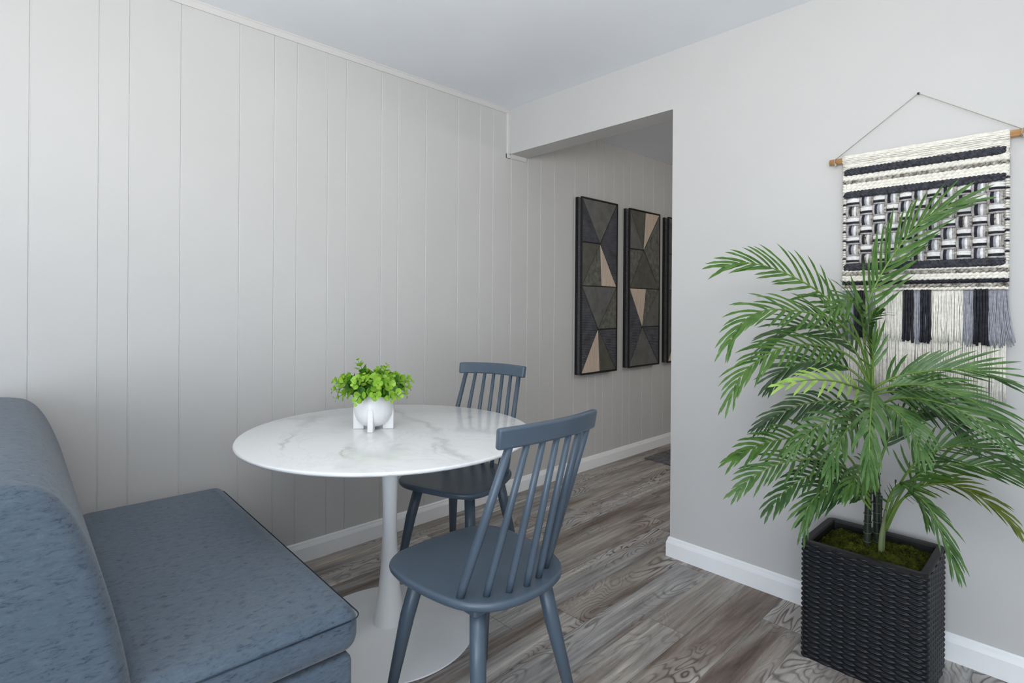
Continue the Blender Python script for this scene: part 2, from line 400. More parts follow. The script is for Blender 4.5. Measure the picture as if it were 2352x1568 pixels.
# ------------------------------------------------------------------ upholstered bench
bx0, bx1 = .108, 1.312
bench = thing('banquette_bench', 'slate blue upholstered bench with tall rounded backrest at left', 'bench', (.66, .25, 0))
bench.rotation_euler = (0, 0, math.radians(-1.8))
b = MB(); b.box((bx0, .22, .368), (bx1, .692, .476))
o = b.build('seat_cushion', FABRIC, bench, bevel=.040, bseg=6); smooth_all(o)
b = MB()   # piping seam round the cushion's upper edge
def rrect(x0, y0, x1, y1, r, z, n=5):
    P = []
    for cx, cy, a0 in ((x1-r, y1-r, 0), (x0+r, y1-r, 90), (x0+r, y0+r, 180), (x1-r, y0+r, 270)):
        for k in range(n+1):
            a = math.radians(a0+90*k/n); P.append((cx+r*math.cos(a), cy+r*math.sin(a), z))
    return P
P = [p for p in rrect(bx0-.0, .25, bx1+.0006, .6926, .03, .452) ]
b.tube(P+[P[0]], .0016, 6)
sc_ = b.build('seam', PIPING, bench)
b = MB(); b.box((bx0+.006, .18, .03), (bx1-.006, .672, .365))
o = b.build('bench_base', FABRIC, bench, bevel=.014, bseg=3); smooth_all(o)
prof = crom([(.240, .40, 0), (.228, .50, 0), (.208, .61, 0), (.177, .735, 0), (.140, .832, 0), (.102, .882, 0), (.055, .898, 0), (-.01, .902, 0), (-.07, .890, 0), (-.115, .85, 0), (-.138, .77, 0), (-.148, .6, 0), (-.15, .30, 0), (-.15, .03, 0)], 5)
prof = [(p.x, p.y) for p in prof]+[(.175, .03), (.19, .40)]
# backrest: rounded at both ends by insetting the profile near each end
cen = (.04, .45)
def inset(pl, d):
    out = []; n = len(pl)
    for i in range(n):
        a = Vector(pl[i-1]); p = Vector(pl[i]); c = Vector(pl[(i+1) % n])
        t = (c-a).normalized(); nn = Vector((-t.y, t.x))
        q = p+nn*d
        out.append((q.x, q.y))
    return out
b = MB(); R_ = .034; st = []
for k in range(7):
    a = math.pi/2*k/6; st.append((bx0+R_*(1-math.sin(a)), R_*(1-math.cos(a))))
st = st[::-1]
st = [(bx0+R_*(1-math.sin(math.pi/2*k/6)), R_*(1-math.cos(math.pi/2*k/6))) for k in range(6, -1, -1)]
seq = [(bx0, R_)]+[(bx0+R_*(1-math.cos(a)), R_*(1-math.sin(a))) for a in [math.pi/2*k/6 for k in range(1, 7)]]
seq += [(bx0+bx1-x, d) for x, d in seq[::-1]]
nP = len(prof); vs = []
for x, d in seq: vs += [(x, q[0], max(q[1], .03)) for q in inset(prof, d)]
fs = [(i*nP+j, i*nP+(j+1) % nP, (i+1)*nP+(j+1) % nP, (i+1)*nP+j) for i in range(len(seq)-1) for j in range(nP)]
fs += [tuple(range(nP)), tuple(range((len(seq)-1)*nP, len(seq)*nP))[::-1]]
b.add(vs, fs, 0, True)
bk = b.build('backrest', FABRIC, bench); smooth_all(bk, 50)
b = MB()
ip = inset(prof, R_*.75)
b.tube([(bx1-R_*.30+.006, q[0], max(q[1], .035)) for q in ip[:-2]], .0026, 6)
b.build('seam', PIPING, bench)
for sx in (.10, 1.22):
    for sy in (-.08, .58):
        b = MB(); b.tube([(sx, sy, .034), (sx, sy, 0)], [.022, .018], 12); b.build('foot', FRAME, bench)

# ------------------------------------------------------------------ tulip table
tab = thing('tulip_table', 'round white marble top pedestal table beside the bench', 'table', (.75, 1.10, 0))
b = MB(); b.lathe([(0, .740), (.515, .740), (.5205, .7385), (.5235, .735), (.5235, .731), (.520, .727), (.49, .717), (.44, .710), (0, .708)], (.75, 1.10, 0), 128)
o = b.build('tabletop', MARBLE, tab); smooth_all(o, 30)
b = MB(); b.lathe([(0, .7075), (.095, .7075), (.095, .700), (.046, .694), (.036, .66), (.030, .58), (.0262, .46), (.0262, .36), (.031, .25), (.040, .15), (.050, .085), (.058, .050), (.060, .030), (0, .030)], (.75, 1.10, 0), 64)
o = b.build('pedestal', WHITE, tab); smooth_all(o, 40)
b = MB(); b.lathe([(0, .0), (.312, .0), (.317, .003), (.316, .007), (.300, .010), (.20, .017), (.11, .024), (.075, .031), (.062, .036), (0, .036)], (.75, 1.10, 0), 96)
o = b.build('base', WHITE, tab); smooth_all(o, 50)

# ------------------------------------------------------------------ spindle back chairs
def make_chair(name, label, m, group):
    t = thing(name, label, 'chair', (0, 0, 0), group, world=False)
    half = [(0, -.222), (.09, -.220), (.155, -.205), (.200, -.165), (.217, -.10), (.216, -.02), (.205, .07), (.182, .145), (.135, .200), (.07, .226), (0, .232)]
    out = crom([(x, y, 0) for x, y in half]+[(-x, y, 0) for x, y in half[-2:0:-1]], 5, True)
    n = len(out); b = MB()
    rings = [(.70, .4385), (.93, .4385), (.972, .4405), (.992, .446), (1.0, .453), (.997, .4585), (.985, .4625), (.955, .4635), (.80, .4610), (.4, .4570)]
    vs = []
    for s_, z in rings: vs += [(p.x*s_, p.y*s_+.0, z) for p in out]
    vs += [(0, 0, .456), (0, 0, .4385)]
    fs = [(i*n+k, i*n+(k+1) % n, (i+1)*n+(k+1) % n, (i+1)*n+k) for i in range(len(rings)-1) for k in range(n)]
    L = len(rings)
    fs += [((L-1)*n+k, (L-1)*n+(k+1) % n, L*n) for k in range(n)]+[((k+1) % n, k, L*n+1) for k in range(n)]
    b.add(vs, fs); o = b.build('seat', m, t); smooth_all(o, 60)
    for sx in (-1, 1):
        b = MB(); b.tube([(sx*.125, -.115, .441), (sx*.150, -.145, .30), (sx*.190, -.195, 0)], [.0215, .0215, .0125], 20); b.build('leg', m, t)
        b = MB(); b.tube([(sx*.120, .135, .441), (sx*.140, .160, .30), (sx*.185, .225, 0)], [.0215, .0215, .0125], 20); b.build('leg', m, t)
    b = MB(); b.box((-.16, -.155, .420), (.16, -.095, .4395)); b.box((-.155, .105, .420), (.155, .165, .4395))
    b.box((-.02, -.095, .424), (.02, .105, .4395))
    b.build('seat_brace', m, t, bevel=.005)
    # crest rail, bowed and tilted
    b = MB(); N = 16; vs = []
    ctr, hw, rad = .302, .181, .032
    for i in range(N+1):
        u = -1+2*i/N; x = u*hw; yc = ctr-rad*u*u; slope = -2*rad*u/hw
        nx, ny = -slope, 1; L2 = math.hypot(nx, ny); nx /= L2; ny /= L2
        tz = .0
        for (dy, dz) in ((-.011, -.026), (.011, -.026), (.011, .026), (-.011, .026)):
            off = dy+dz*.16
            rise = .004*(1-u*u)
            vs.append((x+nx*off, yc+ny*off, .893+dz+rise))
    fs = [(i*4+k, i*4+(k+1) % 4, (i+1)*4+(k+1) % 4, (i+1)*4+k) for i in range(N) for k in range(4)]+[(0, 1, 2, 3), (N*4+3, N*4+2, N*4+1, N*4)]
    b.add(vs, fs, 0, False); o = b.build('crest_rail', m, t, bevel=.0065, bseg=3); smooth_all(o, 50)
    xs = [-.167, -.112, -.056, 0, .056, .112, .167]; ys = [.118, .158, .183, .192, .183, .158, .118]
    for i in range(7):
        u = xs[i]/.167; x1 = u*.146; y1 = ctr-rad*(x1/hw)**2-.006
        rr = .0116 if i in (0, 6) else .0094
        b = MB(); b.tube([(xs[i], ys[i], .457), (xs[i]*.94+x1*.06, ys[i]*.9+y1*.1, .50), ((xs[i]+x1)/2, (ys[i]+y1)/2, .665), (x1, y1, .872)], [rr*.92, rr, rr, rr*.86], 14)
        b.build('spindle', m, t)
    return t
ch1 = make_chair('dining_chair', 'slate blue spindle back chair in the foreground, at right side of table', CHAIR, None)
ch1.location = (1.315, 1.052, 0); ch1.rotation_euler = (0, 0, math.radians(-90))
def dup(root, loc, rz, label, m):
    r = root.copy(); COL.objects.link(r); r.location = loc; r.rotation_euler = (0, 0, rz); r['label'] = label
    for c in list(root.children):
        k = c.copy(); COL.objects.link(k); k.parent = r
        if m is not None:
            k.data = c.data.copy(); k.data.materials[0] = m
    return r
dup(ch1, (.640, 1.515, 0), math.radians(18), 'farther spindle back chair tucked behind the table near the panelled wall', CHAIR)

# ------------------------------------------------------------------ small potted greenery
px_, py_, pz_ = .685, 1.068, .7402
pot = thing('potted_greenery', 'small bushy green plant in white footed pot on marble table', 'plant', (px_, py_, pz_))
b = MB()
prf = [(0, .010), (.026, .011), (.044, .018), (.060, .034), (.070, .056), (.0735, .080), (.0715, .104), (.066, .124), (.061, .136), (.0595, .140), (.0565, .140), (.056, .134), (.060, .115), (.060, .10), (0, .10)]
b.lathe(prf, (px_, py_, pz_), 64); o = b.build('pot', CERAMIC, pot); smooth_all(o, 60)
ang0 = math.atan2(-fwd.y, -fwd.x)+math.radians(4)
for k in range(4):
    a = ang0+k*math.pi/2; dx, dy = math.cos(a), math.sin(a); nx, ny = -dy, dx
    outl = [(.034, 0), (.0745, 0), (.0745, .068), (.0738, .082), (.062, .082), (.034, .03)]
    b = MB(); w2 = .0105
    vs = [(px_+dx*r-nx*w2, py_+dy*r-ny*w2, pz_+z) for r, z in outl]+[(px_+dx*r+nx*w2, py_+dy*r+ny*w2, pz_+z) for r, z in outl]
    n = len(outl); b.add(vs, [tuple(range(n)), tuple(range(2*n-1, n-1, -1))]+[(i, i+n, (i+1) % n+n, (i+1) % n) for i in range(n)], 0, False)
    o = b.build('pot_foot', CERAMIC, pot, bevel=.003, bseg=3); smooth_all(o, 50)
b = MB(); b.lathe([(0, .108), (.05, .104), (.0535, .10), (0, .099)], (px_, py_, pz_), 32); b.build('soil', noisy('dark_soil', (.02, .016, .012), .95, .3, 60, .6, 200), pot)
def leaf_disc(b, base, d, nrm, size, mi):
    d = d.normalized(); s = d.cross(nrm).normalized(); nrm = s.cross(d)
    pts = [(0, 0), (.35, .42), (.62, .50), (.88, .38), (1.02, 0), (.88, -.38), (.62, -.50), (.35, -.42)]
    c = base+d*size*.55-nrm*size*.10
    vs = [c]+[base+d*size*u+s*size*v+nrm*size*(.10*abs(v)) for u, v in pts]
    b.add(vs, [(0, i, i % 8+1) for i in range(1, 9)], mi)
def sprig(a, el, L, rnd, lim=0):
    b = MB()
    d = Vector((math.cos(a)*math.cos(el), math.sin(a)*math.cos(el), math.sin(el)))
    root = Vector((px_+math.cos(a)*.018*math.cos(el), py_+math.sin(a)*.018*math.cos(el), pz_+.102))
    top = Vector((px_+math.cos(a)*.040*math.cos(el), py_+math.sin(a)*.040*math.cos(el), pz_+.142))
    p3 = top+d*L; mid = top+d*L*.5+Vector((0, 0, L*.13*math.cos(el)))
    P = crom([root, top, mid, p3], 6); b.tube(P, [.0016*(1-.6*i/len(P)) for i in range(len(P))], 5, 0)
    k = 5; side0 = rnd.random()*3
    npair = max(5, int(L/.0125))
    for j in range(npair+1):
        t = .30+.70*j/npair; q = t*(len(P)-1); i = min(int(q), len(P)-2); p = P[i].lerp(P[i+1], q-i); tg = (P[i+1]-P[i]).normalized()
        s1 = tg.orthogonal().normalized(); s1 = Matrix.Rotation(side0+j*1.57, 3, tg) @ s1
        for sg in (-1, 1):
            dd = (s1*sg+tg*.55+Vector((0, 0, .15))).normalized()
            sz = (.0275 if t < .75 else .0275-(t-.75)*.058)*(.85+.3*rnd.random())
            leaf_disc(b, p+dd*.002, dd, (tg+Vector((0, 0, .4))).normalized(), sz, 2 if (t > .72 or rnd.random() < lim) else 1)
    return b.build('sprig', [SPRIG_S, SPRIG_D, SPRIG_L], pot)
rn = random.Random(5)
for i in range(62):
    el = math.radians([8, 22, 38, 55, 74][i % 5]+rn.uniform(-8, 8)); a = i*2.39996+rn.uniform(-.2, .2)
    el = el-math.radians(14) if i % 5 == 0 else el
    L = (.105 if el < .45 else .088 if el < .9 else .060)*rn.uniform(.8, 1.12)
    sprig(a, el, L, rn, .12)
toL = -rgt
sprig(math.atan2(toL.y, toL.x), math.radians(68), .120, rn, .2)
sprig(math.atan2(rgt.y, rgt.x), math.radians(70), .100, rn, .3)

# ------------------------------------------------------------------ wall art
def art(y0, y1, z0, z1, label, pattern):
    t = thing('wall_art_panel', label, 'wall art', (0, (y0+y1)/2, z0), 'geometric metal and wood panels in the hallway')
    X = .060; L = .010
    b = MB()
    def ring(xa, xb, w_):
        b.box((xa, y0, z0), (xb, y1, z0+w_)); b.box((xa, y0, z1-w_), (xb, y1, z1))
        b.box((xa, y0, z0+w_), (xb, y0+w_, z1-w_)); b.box((xa, y1-w_, z0+w_), (xb, y1, z1-w_))
    ring(.001, .020, .012); ring(.046, X, .009)
    b.build('frame', FRAME, t)
    b = MB(); b.box((.020, y0+.006, z0+.006), (.046, y1-.006, z1-.006)); b.build('perforated_side', MESHM, t)
    b = MB(); b.box((.046, y0+.009, z0+.009), (.052, y1-.009, z1-.009)); b.build('backing', FRAME, t)
    W_, H_ = y1-y0-.018, z1-z0-.018
    Pt = lambda q: (y0+.009+q[0]*W_, z0+.009+q[1]*H_)
    for tri, mm in pattern:
        cy = sum(p[0] for p in tri)/len(tri); cz = sum(p[1] for p in tri)/len(tri)
        pl = []
        c = Vector(Pt((cy, cz)))
        for q in tri:
            p = Vector(Pt(q)); d = c-p; pl.append(tuple(p+d.normalized()*.006))
        b = MB(); b.prism(pl, 'x', .052, .0575); b.build('inlay', mm, t, bevel=.0012, bseg=1)
    return t
M1 = [([(0, 1), (1, 1), (.5, .75)], PLAIN), ([(0, 1), (.5, .75), (0, .75)], RIBBED), ([(1, 1), (1, .5), (.5, .75)], RIBBED),
      ([(0, .75), (.5, .75), (0, .5)], PLAIN2), ([(0, .5), (.5, .75), (.55, .5)], MOTTLE), ([(.55, .5), (.5, .75), (1, .5)], PALEW),
      ([(0, .5), (1, .5), (.46, .25)], PLAIN), ([(0, .5), (.46, .25), (0, 0)], RIBBED), ([(1, .5), (1, .25), (.46, .25)], MOTTLE),
      ([(.46, .25), (1, .25), (1, 0)], RIBBED), ([(0, 0), (.46, .25), (.52, 0)], PALEW), ([(.52, 0), (.46, .25), (1, 0)], PLAIN2)]
M2 = [([(0, 1), (.52, 1), (.45, .75)], PLAIN2), ([(.52, 1), (1, 1), (.45, .75)], PALEW), ([(0, 1), (.45, .75), (0, .75)], PLAIN),
      ([(1, 1), (1, .5), (.45, .75)], MOTTLE), ([(0, .75), (.45, .75), (0, .5)], MOTTLE), ([(0, .5), (.45, .75), (1, .5)], PLAIN2),
      ([(0, .5), (.55, .5), (.42, .25)], PALEW), ([(.55, .5), (1, .5), (.42, .25)], MOTTLE), ([(0, .5), (.42, .25), (0, 0)], RIBBED),
      ([(1, .5), (1, .25), (.42, .25)], PLAIN), ([(.42, .25), (1, .25), (1, 0)], RIBBED), ([(0, 0), (.42, .25), (1, 0)], PLAIN)]
M3 = [([(1-a, c) for a, c in tri][::-1], mm) for tri, mm in M1]
M3 = [([(0, 1), (.5, .75), (0, .75)], PLAIN2), ([(0, 1), (1, 1), (.5, .75)], MOTTLE), ([(0, .75), (.5, .75), (0, .5)], PLAIN2), ([(1, 1), (1, .5), (.5, .75)], RIBBED), ([(0, .5), (.5, .75), (1, .5)], PLAIN),
      ([(0, .5), (.5, .25), (0, 0)], PLAIN2), ([(0, .5), (1, .5), (.5, .25)], RIBBED), ([(0, 0), (.5, .25), (.5, 0)], PALEW), ([(.5, 0), (.5, .25), (1, 0)], PLAIN), ([(1, .5), (1, 0), (.5, .25)], MOTTLE)]
art(3.068, 3.502, .708, 1.978, 'nearest tall black framed geometric panel, triangles of grey metal and wood', M1)
art(3.660, 4.106, .716, 1.970, 'second geometric panel, pale wood triangle at its upper right corner', M2)
art(4.240, 4.68, .718, 1.965, 'farthest geometric panel, mostly hidden by the edge of the opening', M3)

# ------------------------------------------------------------------ wall hanging
HY = 2.382
x0h, x1h = 1.890, 2.366
wh = thing('wall_hanging', 'black, grey and cream woven fringed wall hanging on wooden dowel', 'wall hanging', (2.13, 2.395, .89))
dz0 = 1.766
b = MB(); b.tube([(1.843, HY, dz0), (2.412, HY, dz0)], .0115, 20); b.build('dowel', DOWEL, wh)
nx_, nz_ = 2.121, 1.966
b = MB()
b.tube([(1.866, HY-.002, dz0+.012), (nx_, 2.392, nz_), (2.392, HY-.002, dz0+.012)], .0013, 6)
for xx in (1.862, 2.394):
    b.tube([(xx+.002*math.sin(a), HY+.0128*math.cos(a), dz0+.0128*math.sin(a)) for a in [2*math.pi*i/14 for i in range(15)]], .0016, 6)
    b.tube([(xx, HY-.013, dz0-.006), (xx+.006, HY-.016, dz0-.014), (xx+.002, HY-.016, dz0-.020)], .003, 6)
b.build('cord', CORD, wh)
rh = random.Random(3)
# cream backing of horizontal picks
b = MB()
b.box((x0h+.004, HY+.000, 1.262), (x1h-.004, HY+.006, 1.752), 0)
b.tube([(x0h+.001, HY, dz0), (x1h-.001, HY, dz0)], .0135, 16)
for k in range(9):
    a = -.2+k*.38; b.tube([(x0h+(x1h-x0h)*i/24, HY-.0145*math.sin(a+.9*0)*1.0 if 0 else HY-.0150*math.cos(a-1.2), dz0+.0150*math.sin(a-1.2)*-1+.0008*math.sin(i*1.3+k*2)) for i in range(25)], .0029, 6)
z = 1.752
while z > 1.725:
    b.tube([(x0h+(x1h-x0h)*i/24, HY-.003-.002*math.sin(i*1.9+z*900), z+.0012*math.sin(i*.9+z*300)) for i in range(25)], .0031, 6); z -= .0052
b.build('woven_backing', CREAM, wh)
def bead_row(z, mm, r, pitch, name='yarn_row', xa=None, xb=None):
    xa = xa or x0h+.002; xb = xb or x1h-.002
    b = MB(); n = int((xb-xa)/pitch)
    for s_ in (0, 1):
        P = []; 
        for i in range(n*4+1):
            t = i/4; ph = t*math.pi+s_*math.pi
            P.append((xa+(xb-xa)*t/n, HY-.006-.0042*math.cos(ph)+.0, z+r*.55*math.sin(ph)))
        b.tube(P, [r*(.72+.28*abs(math.cos(i/4*math.pi))) for i in range(n*4+1)], 8)
    return b.build(name, mm, wh)
def braid(z, name='braid'):
    b = MB(); xa, xb = x0h+.010, x1h-.012; n = 19
    for k in range(3):
        P = []
        for i in range(n*6+1):
            t = i/(n*6); ph = t*n*2*math.pi/1.5+k*2*math.pi/3
            P.append((xa+(xb-xa)*t, HY-.013-.0045*math.sin(2*ph), z+.0080*math.sin(ph)))
        b.tube(P, [.0068 if 3 < i < n*6-3 else .005 for i in range(n*6+1)], 8)
    return b.build(name, CHARC, wh)
braid(1.716)
bead_row(1.700, CREAM, .0062, .017); bead_row(1.691, CREAM, .0062, .015)
bead_row(1.678, MIXY, .0058, .0165)
bead_row(1.666, CREAM, .0062, .016); bead_row(1.655, CREAM, .0062, .017); bead_row(1.645, CREAM, .0058, .015)
braid(1.630)
# basket weave, bundles of five strands over and under
cols = [1.906, 1.949, 1.990, 2.031, 2.071, 2.111, 2.151, 2.192, 2.233, 2.273, 2.313, 2.352]
rows = [1.620+(1.368-1.620)*i/7 for i in range(8)]
b = MB(); b.box((1.902, HY-.004, 1.362), (2.356, HY, 1.622), 3)
def strand(p0, p1, bul, r, mi):
    p0 = Vector(p0); p1 = Vector(p1); P = []
    for i in range(7):
        t = i/6; p = p0.lerp(p1, t); p.y -= bul*math.sin(math.pi*t); P.append(p)
    b.tube(P, [r*(.62+.38*math.sin(math.pi*i/6)) for i in range(7)], 7, mi)
for ci in range(11):
    for ri in range(7):
        xa, xb = cols[ci], cols[ci+1]; za, zb = rows[ri], rows[ri+1]; w_, h_ = xb-xa, za-zb
        if (ci+ri) % 2 == 0:   # horizontal bundle
            for q, mi in ((.08, 3), (.28, 2), (.46, 2), (.68, 1), (.90, 3)):
                zz = za-h_*q*.95; strand((xa-.003, HY-.004, zz), (xb+.003, HY-.004, zz+rh.uniform(-.002, .002)), .0085, .0056 if mi != 3 else .0042, mi)
        else:
            for q, mi in ((.06, 3), (.30, 1), (.48, 4 if rh.random() < .2 else 0), (.66, 2), (.84, 3), (.98, 4)):
                xx = xa+w_*q*.95; strand((xx, HY-.004, za+.004), (xx+rh.uniform(-.002, .002), HY-.004, zb-.004), .0105, .0058 if mi in (1, 2, 0) else .0045, mi)
b.build('basket_weave', [GREYY, BLACKY, WHITEY, LILAC, MIXY], wh)
# selvedge beads beside the basket weave
for xx in (1.897, 2.3605):
    b = MB(); i = 0; z = 1.636
    while z > 1.364:
        b.tube([(xx-.006, HY-.006, z), (xx, HY-.009, z+.001), (xx+.006, HY-.006, z)], [.002, .0036, .002], 7, 1 if i % 4 == 1 else 0); z -= .0085; i += 1
    b.build('selvedge', [CREAM, BLACKY], wh)
braid(1.357)
bead_row(1.343, CREAM, .0055, .015); bead_row(1.331, MIXY, .0058, .0165); bead_row(1.3185, CREAM, .0062, .016)
bead_row(1.309, CREAM, .0055, .015); bead_row(1.298, BLACKY, .0060, .0170); bead_row(1.283, MIXY, .0060, .0165); bead_row(1.273, CREAM, .0048, .014)
def fringe(xa, xb, zt, zb, mm, name, r, step, y, splay=0, ragged=.008):
    b = MB(); x = xa+step*.5
    while x < xb:
        for lay in (0, 1):
            zz = zb+rh.uniform(-ragged, ragged); dx = rh.uniform(-.004, .004)+splay*((x-xa)/(xb-xa))
            yy = y+lay*.004
            P = [(x, yy+.004, zt), (x, yy-.002, zt-.006)]
            for k in range(1, 7):
                t = k/6; P.append((x+dx*t*t+rh.uniform(-.0012, .0012), yy-.002+rh.uniform(-.0015, .0015), zt-.006+(zz-zt)*t))
            b.tube(P, [r]*8, 5)
        x += step
    return b.build(name, mm, wh)
fringe(x0h+.006, x1h-.006, 1.262, .905, CREAM, 'long_fringe', .0018, .0036, HY-.003, 0, .010)
segs = [(1.892, 1.930, 'g'), (1.932, 1.971, 'b'), (1.973, 1.998, 'g'), (2.000, 2.084, 'c'), (2.086, 2.116, 'b'), (2.118, 2.134, 'g'), (2.136, 2.166, 'b'), (2.168, 2.250, 'c'), (2.252, 2.278, 'g'), (2.280, 2.314, 'b'), (2.316, 2.364, 'g')]
for xa, xb, c in segs:
    if c == 'c': fringe(xa, xb, 1.266, 1.098, CREAM, 'tassel', .0019, .0036, HY-.011)
    if c == 'g': fringe(xa, xb, 1.266, 1.095, GREYY, 'tassel', .0017, .0032, HY-.011, .018 if xb > 2.36 else 0, .012)
    if c == 'b': fringe(xa, xb, 1.268, 1.096, BLACKY, 'tassel', .0040, .0072, HY-.014)
b = MB(); b.lathe([(0, 0), (.004, .0005), (.0045, .002), (.003, .0035), (0, .004)], (0, 0, 0), 16)
b.v = [(x+nx_, 2.398-z*2.2, y+nz_) for x, y, z in b.v]
b.tube([(nx_, 2.397, nz_), (nx_, 2.4095, nz_)], .0012, 8)
o = b.build('nail', NAILM, origin=(nx_, 2.41, nz_)); tag(o, 'small black nail holding the cord of the wall hanging', 'nail')

# ------------------------------------------------------------------ potted palm
X0, X1, Y0, Y1, PH = 1.853, 2.213, 2.055, 2.362, .398
palm = thing('potted_palm', 'tall leafy palm in square black wicker planter by the back wall', 'plant', ((X0+X1)/2, (Y0+Y1)/2, 0))
# wicker body
rc = .022
per = []
def addarc(cx, cy, a0):
    n = 8
    for k in range(n+1):
        a = math.radians(a0+90*k/n); per.append((cx+rc*math.cos(a), cy+rc*math.sin(a), math.cos(a), math.sin(a)))
def addline(p, q, nrm, n):
    for k in range(1, n): per.append((p[0]+(q[0]-p[0])*k/n, p[1]+(q[1]-p[1])*k/n, *nrm))
addarc(X1-rc, Y1-rc, 0); addline((X1-rc, Y1), (X0+rc, Y1), (0, 1), 40)
addarc(X0+rc, Y1-rc, 90); addline((X0, Y1-rc), (X0, Y0+rc), (-1, 0), 40)
addarc(X0+rc, Y0+rc, 180); addline((X0+rc, Y0), (X1-rc, Y0), (0, -1), 104)
addarc(X1-rc, Y0+rc, 270); addline((X1, Y0+rc), (X1, Y1-rc), (1, 0), 88)
acc = [0]
for i in range(1, len(per)+1):
    a_, b_ = per[i-1], per[i % len(per)]; acc.append(acc[-1]+math.hypot(a_[0]-b_[0], a_[1]-b_[1]))
tot = acc[-1]; ncol = 2*round(tot/.036/2); cw = tot/ncol; rhh = .0086
NZ = 270; vs = []; n = len(per)
for j in range(NZ+1):
    z = (PH-.004)*j/NZ; rw = int(z/rhh); fv = z/rhh-rw
    for i in range(n):
        uu = acc[i]/cw; c_ = int(uu); fu = uu-c_; fv2 = fv
        over = (rw+c_) % 2 == 0
        sh = math.sqrt(max(0, 1-(2*fv2-1)**2))
        h = (.0012+.0052*math.sin(math.pi*fu)**.6 if over else .0012-.0010*math.sin(math.pi*fu))*sh-.0030
        x, y, nx1, ny1 = per[i]
        vs.append((x+nx1*h, y+ny1*h, z))
b = MB(); b.add(vs, [(j*n+i, j*n+(i+1) % n, (j+1)*n+(i+1) % n, (j+1)*n+i) for j in range(NZ) for i in range(n)])
planter = b.build('planter', WICKER, palm); planter['_o'] = tuple(palm.location)
planter['label'] = 'black woven wicker planter box'
def rloop(m_, r):
    out = []
    for cx, cy, a0 in ((X1-m_-r, Y1-m_-r, 0), (X0+m_+r, Y1-m_-r, 90), (X0+m_+r, Y0+m_+r, 180), (X1-m_-r, Y0+m_+r, 270)):
        for k in range(5):
            a = math.radians(a0+90*k/4); out.append((cx+r*math.cos(a), cy+r*math.sin(a)))
    return out
b = MB(); lo = [(0.001, .020, PH-.012), (0.0, .020, PH), (.004, .018, PH+.003), (.022, .008, PH+.002), (.026, .006, PH-.004), (.028, .006, PH-.06), (.16, .002, PH-.062)]
vs = []
for m_, r, z in lo: vs += [(x, y, z) for x, y in (rloop(min(m_, .14), r))]
b.add(vs, [(i*20+k, i*20+(k+1) % 20, (i+1)*20+(k+1) % 20, (i+1)*20+k) for i in range(len(lo)-1) for k in range(20)], 0, False)
b.build('planter_rim', RIMB, palm)
# moss
def mossmat():
    m = mat('moss', (.06, .07, .01), .95, .1); t = NT(m); c = t.coord()
    t.base(t.ramp(t.noise(c, 26, 6, .7), [(.32, (.030, .022, .008)), (.46, (.060, .075, .010)), (.60, (.110, .125, .016)), (.75, (.20, .15, .05))]))
    t.bump(t.noise(c, 210, 4), .9, .01); return m
MOSS = mossmat()
b = MB(); nx2, ny2 = 44, 38; vs = []
from mathutils import noise as mn
def mossz(x, y):
    e = min(x-X0-.028, X1-.028-x, y-Y0-.028, Y1-.028-y)
    return PH-.030+.022*min(1, max(0, e)/.07)+.010*mn.noise(Vector((x*22, y*22, 0)))+.005*mn.noise(Vector((x*70, y*70, 3)))
for j in range(ny2+1):
    for i in range(nx2+1):
        x = X0+.027+(X1-X0-.054)*i/nx2; y = Y0+.027+(Y1-Y0-.054)*j/ny2; vs.append((x, y, mossz(x, y)))
b.add(vs, [(j*(nx2+1)+i, j*(nx2+1)+i+1, (j+1)*(nx2+1)+i+1, (j+1)*(nx2+1)+i) for j in range(ny2) for i in range(nx2)])
for k in range(2600):
    x = rh.uniform(X0+.032, X1-.032); y = rh.uniform(Y0+.032, Y1-.032); z = mossz(x, y)
    a = rh.uniform(0, 6.28); L = rh.uniform(.008, .02); dx, dy = math.cos(a)*L, math.sin(a)*L; w_ = .0005
    x2 = min(max(x+dx, X0+.03), X1-.03); y2 = min(max(y+dy, Y0+.03), Y1-.03)
    b.add([(x-w_, y-w_, z-.001), (x+w_, y+w_, z-.001), ((x+x2)/2+w_, (y+y2)/2, z+rh.uniform(.003, .009)), (x2, y2, z+rh.uniform(-.002, .006))], [(0, 1, 2), (0, 2, 3)])
o = b.build('moss', MOSS, palm)
o['kind'] = 'stuff'
# canes
BX, BY = 2.030, 2.200
def cane(x, y, x2, y2, z2, r):
    b = MB(); P = []; rr = []
    N = 40
    for i in range(N+1):
        t = i/N; z = .36+(z2-.36)*t; P.append((x+(x2-x)*t, y+(y2-y)*t, z)); rr.append(r*(1-.15*t))
    b.tube(P, rr, 16, 0)
    z = .405
    while z < z2-.02:
        t = (z-.36)/(z2-.36); c = (x+(x2-x)*t, y+(y2-y)*t, z)
        b.tube([(c[0]+(r+.0004)*math.cos(a), c[1]+(r+.0004)*math.sin(a), z+.002*math.sin(a)) for a in [2*math.pi*k/18 for k in range(19)]], .0012, 5, 1, False)
        z += .036*(.8+.4*rh.random())
    return b.build('cane', [CANE, RING], palm)
cane(BX-.012, BY+.004, BX-.008, BY+.002, .60, .0115); cane(BX+.014, BY+.028, BX+.010, BY+.02, .66, .0125); cane(BX+.010, BY+.050, BX+.02, BY+.03, .56, .009)
b = MB()
b.tube(crom([(BX-.008, BY, .58), (BX-.002, BY, .70), (BX, BY, .84), (BX, BY, .96), (BX, BY, 1.0)], 5), [.012]*6+[.0095]*5+[.007]*6+[.005]*4, 12)
b.build('crown_shaft', SHAFT, palm)
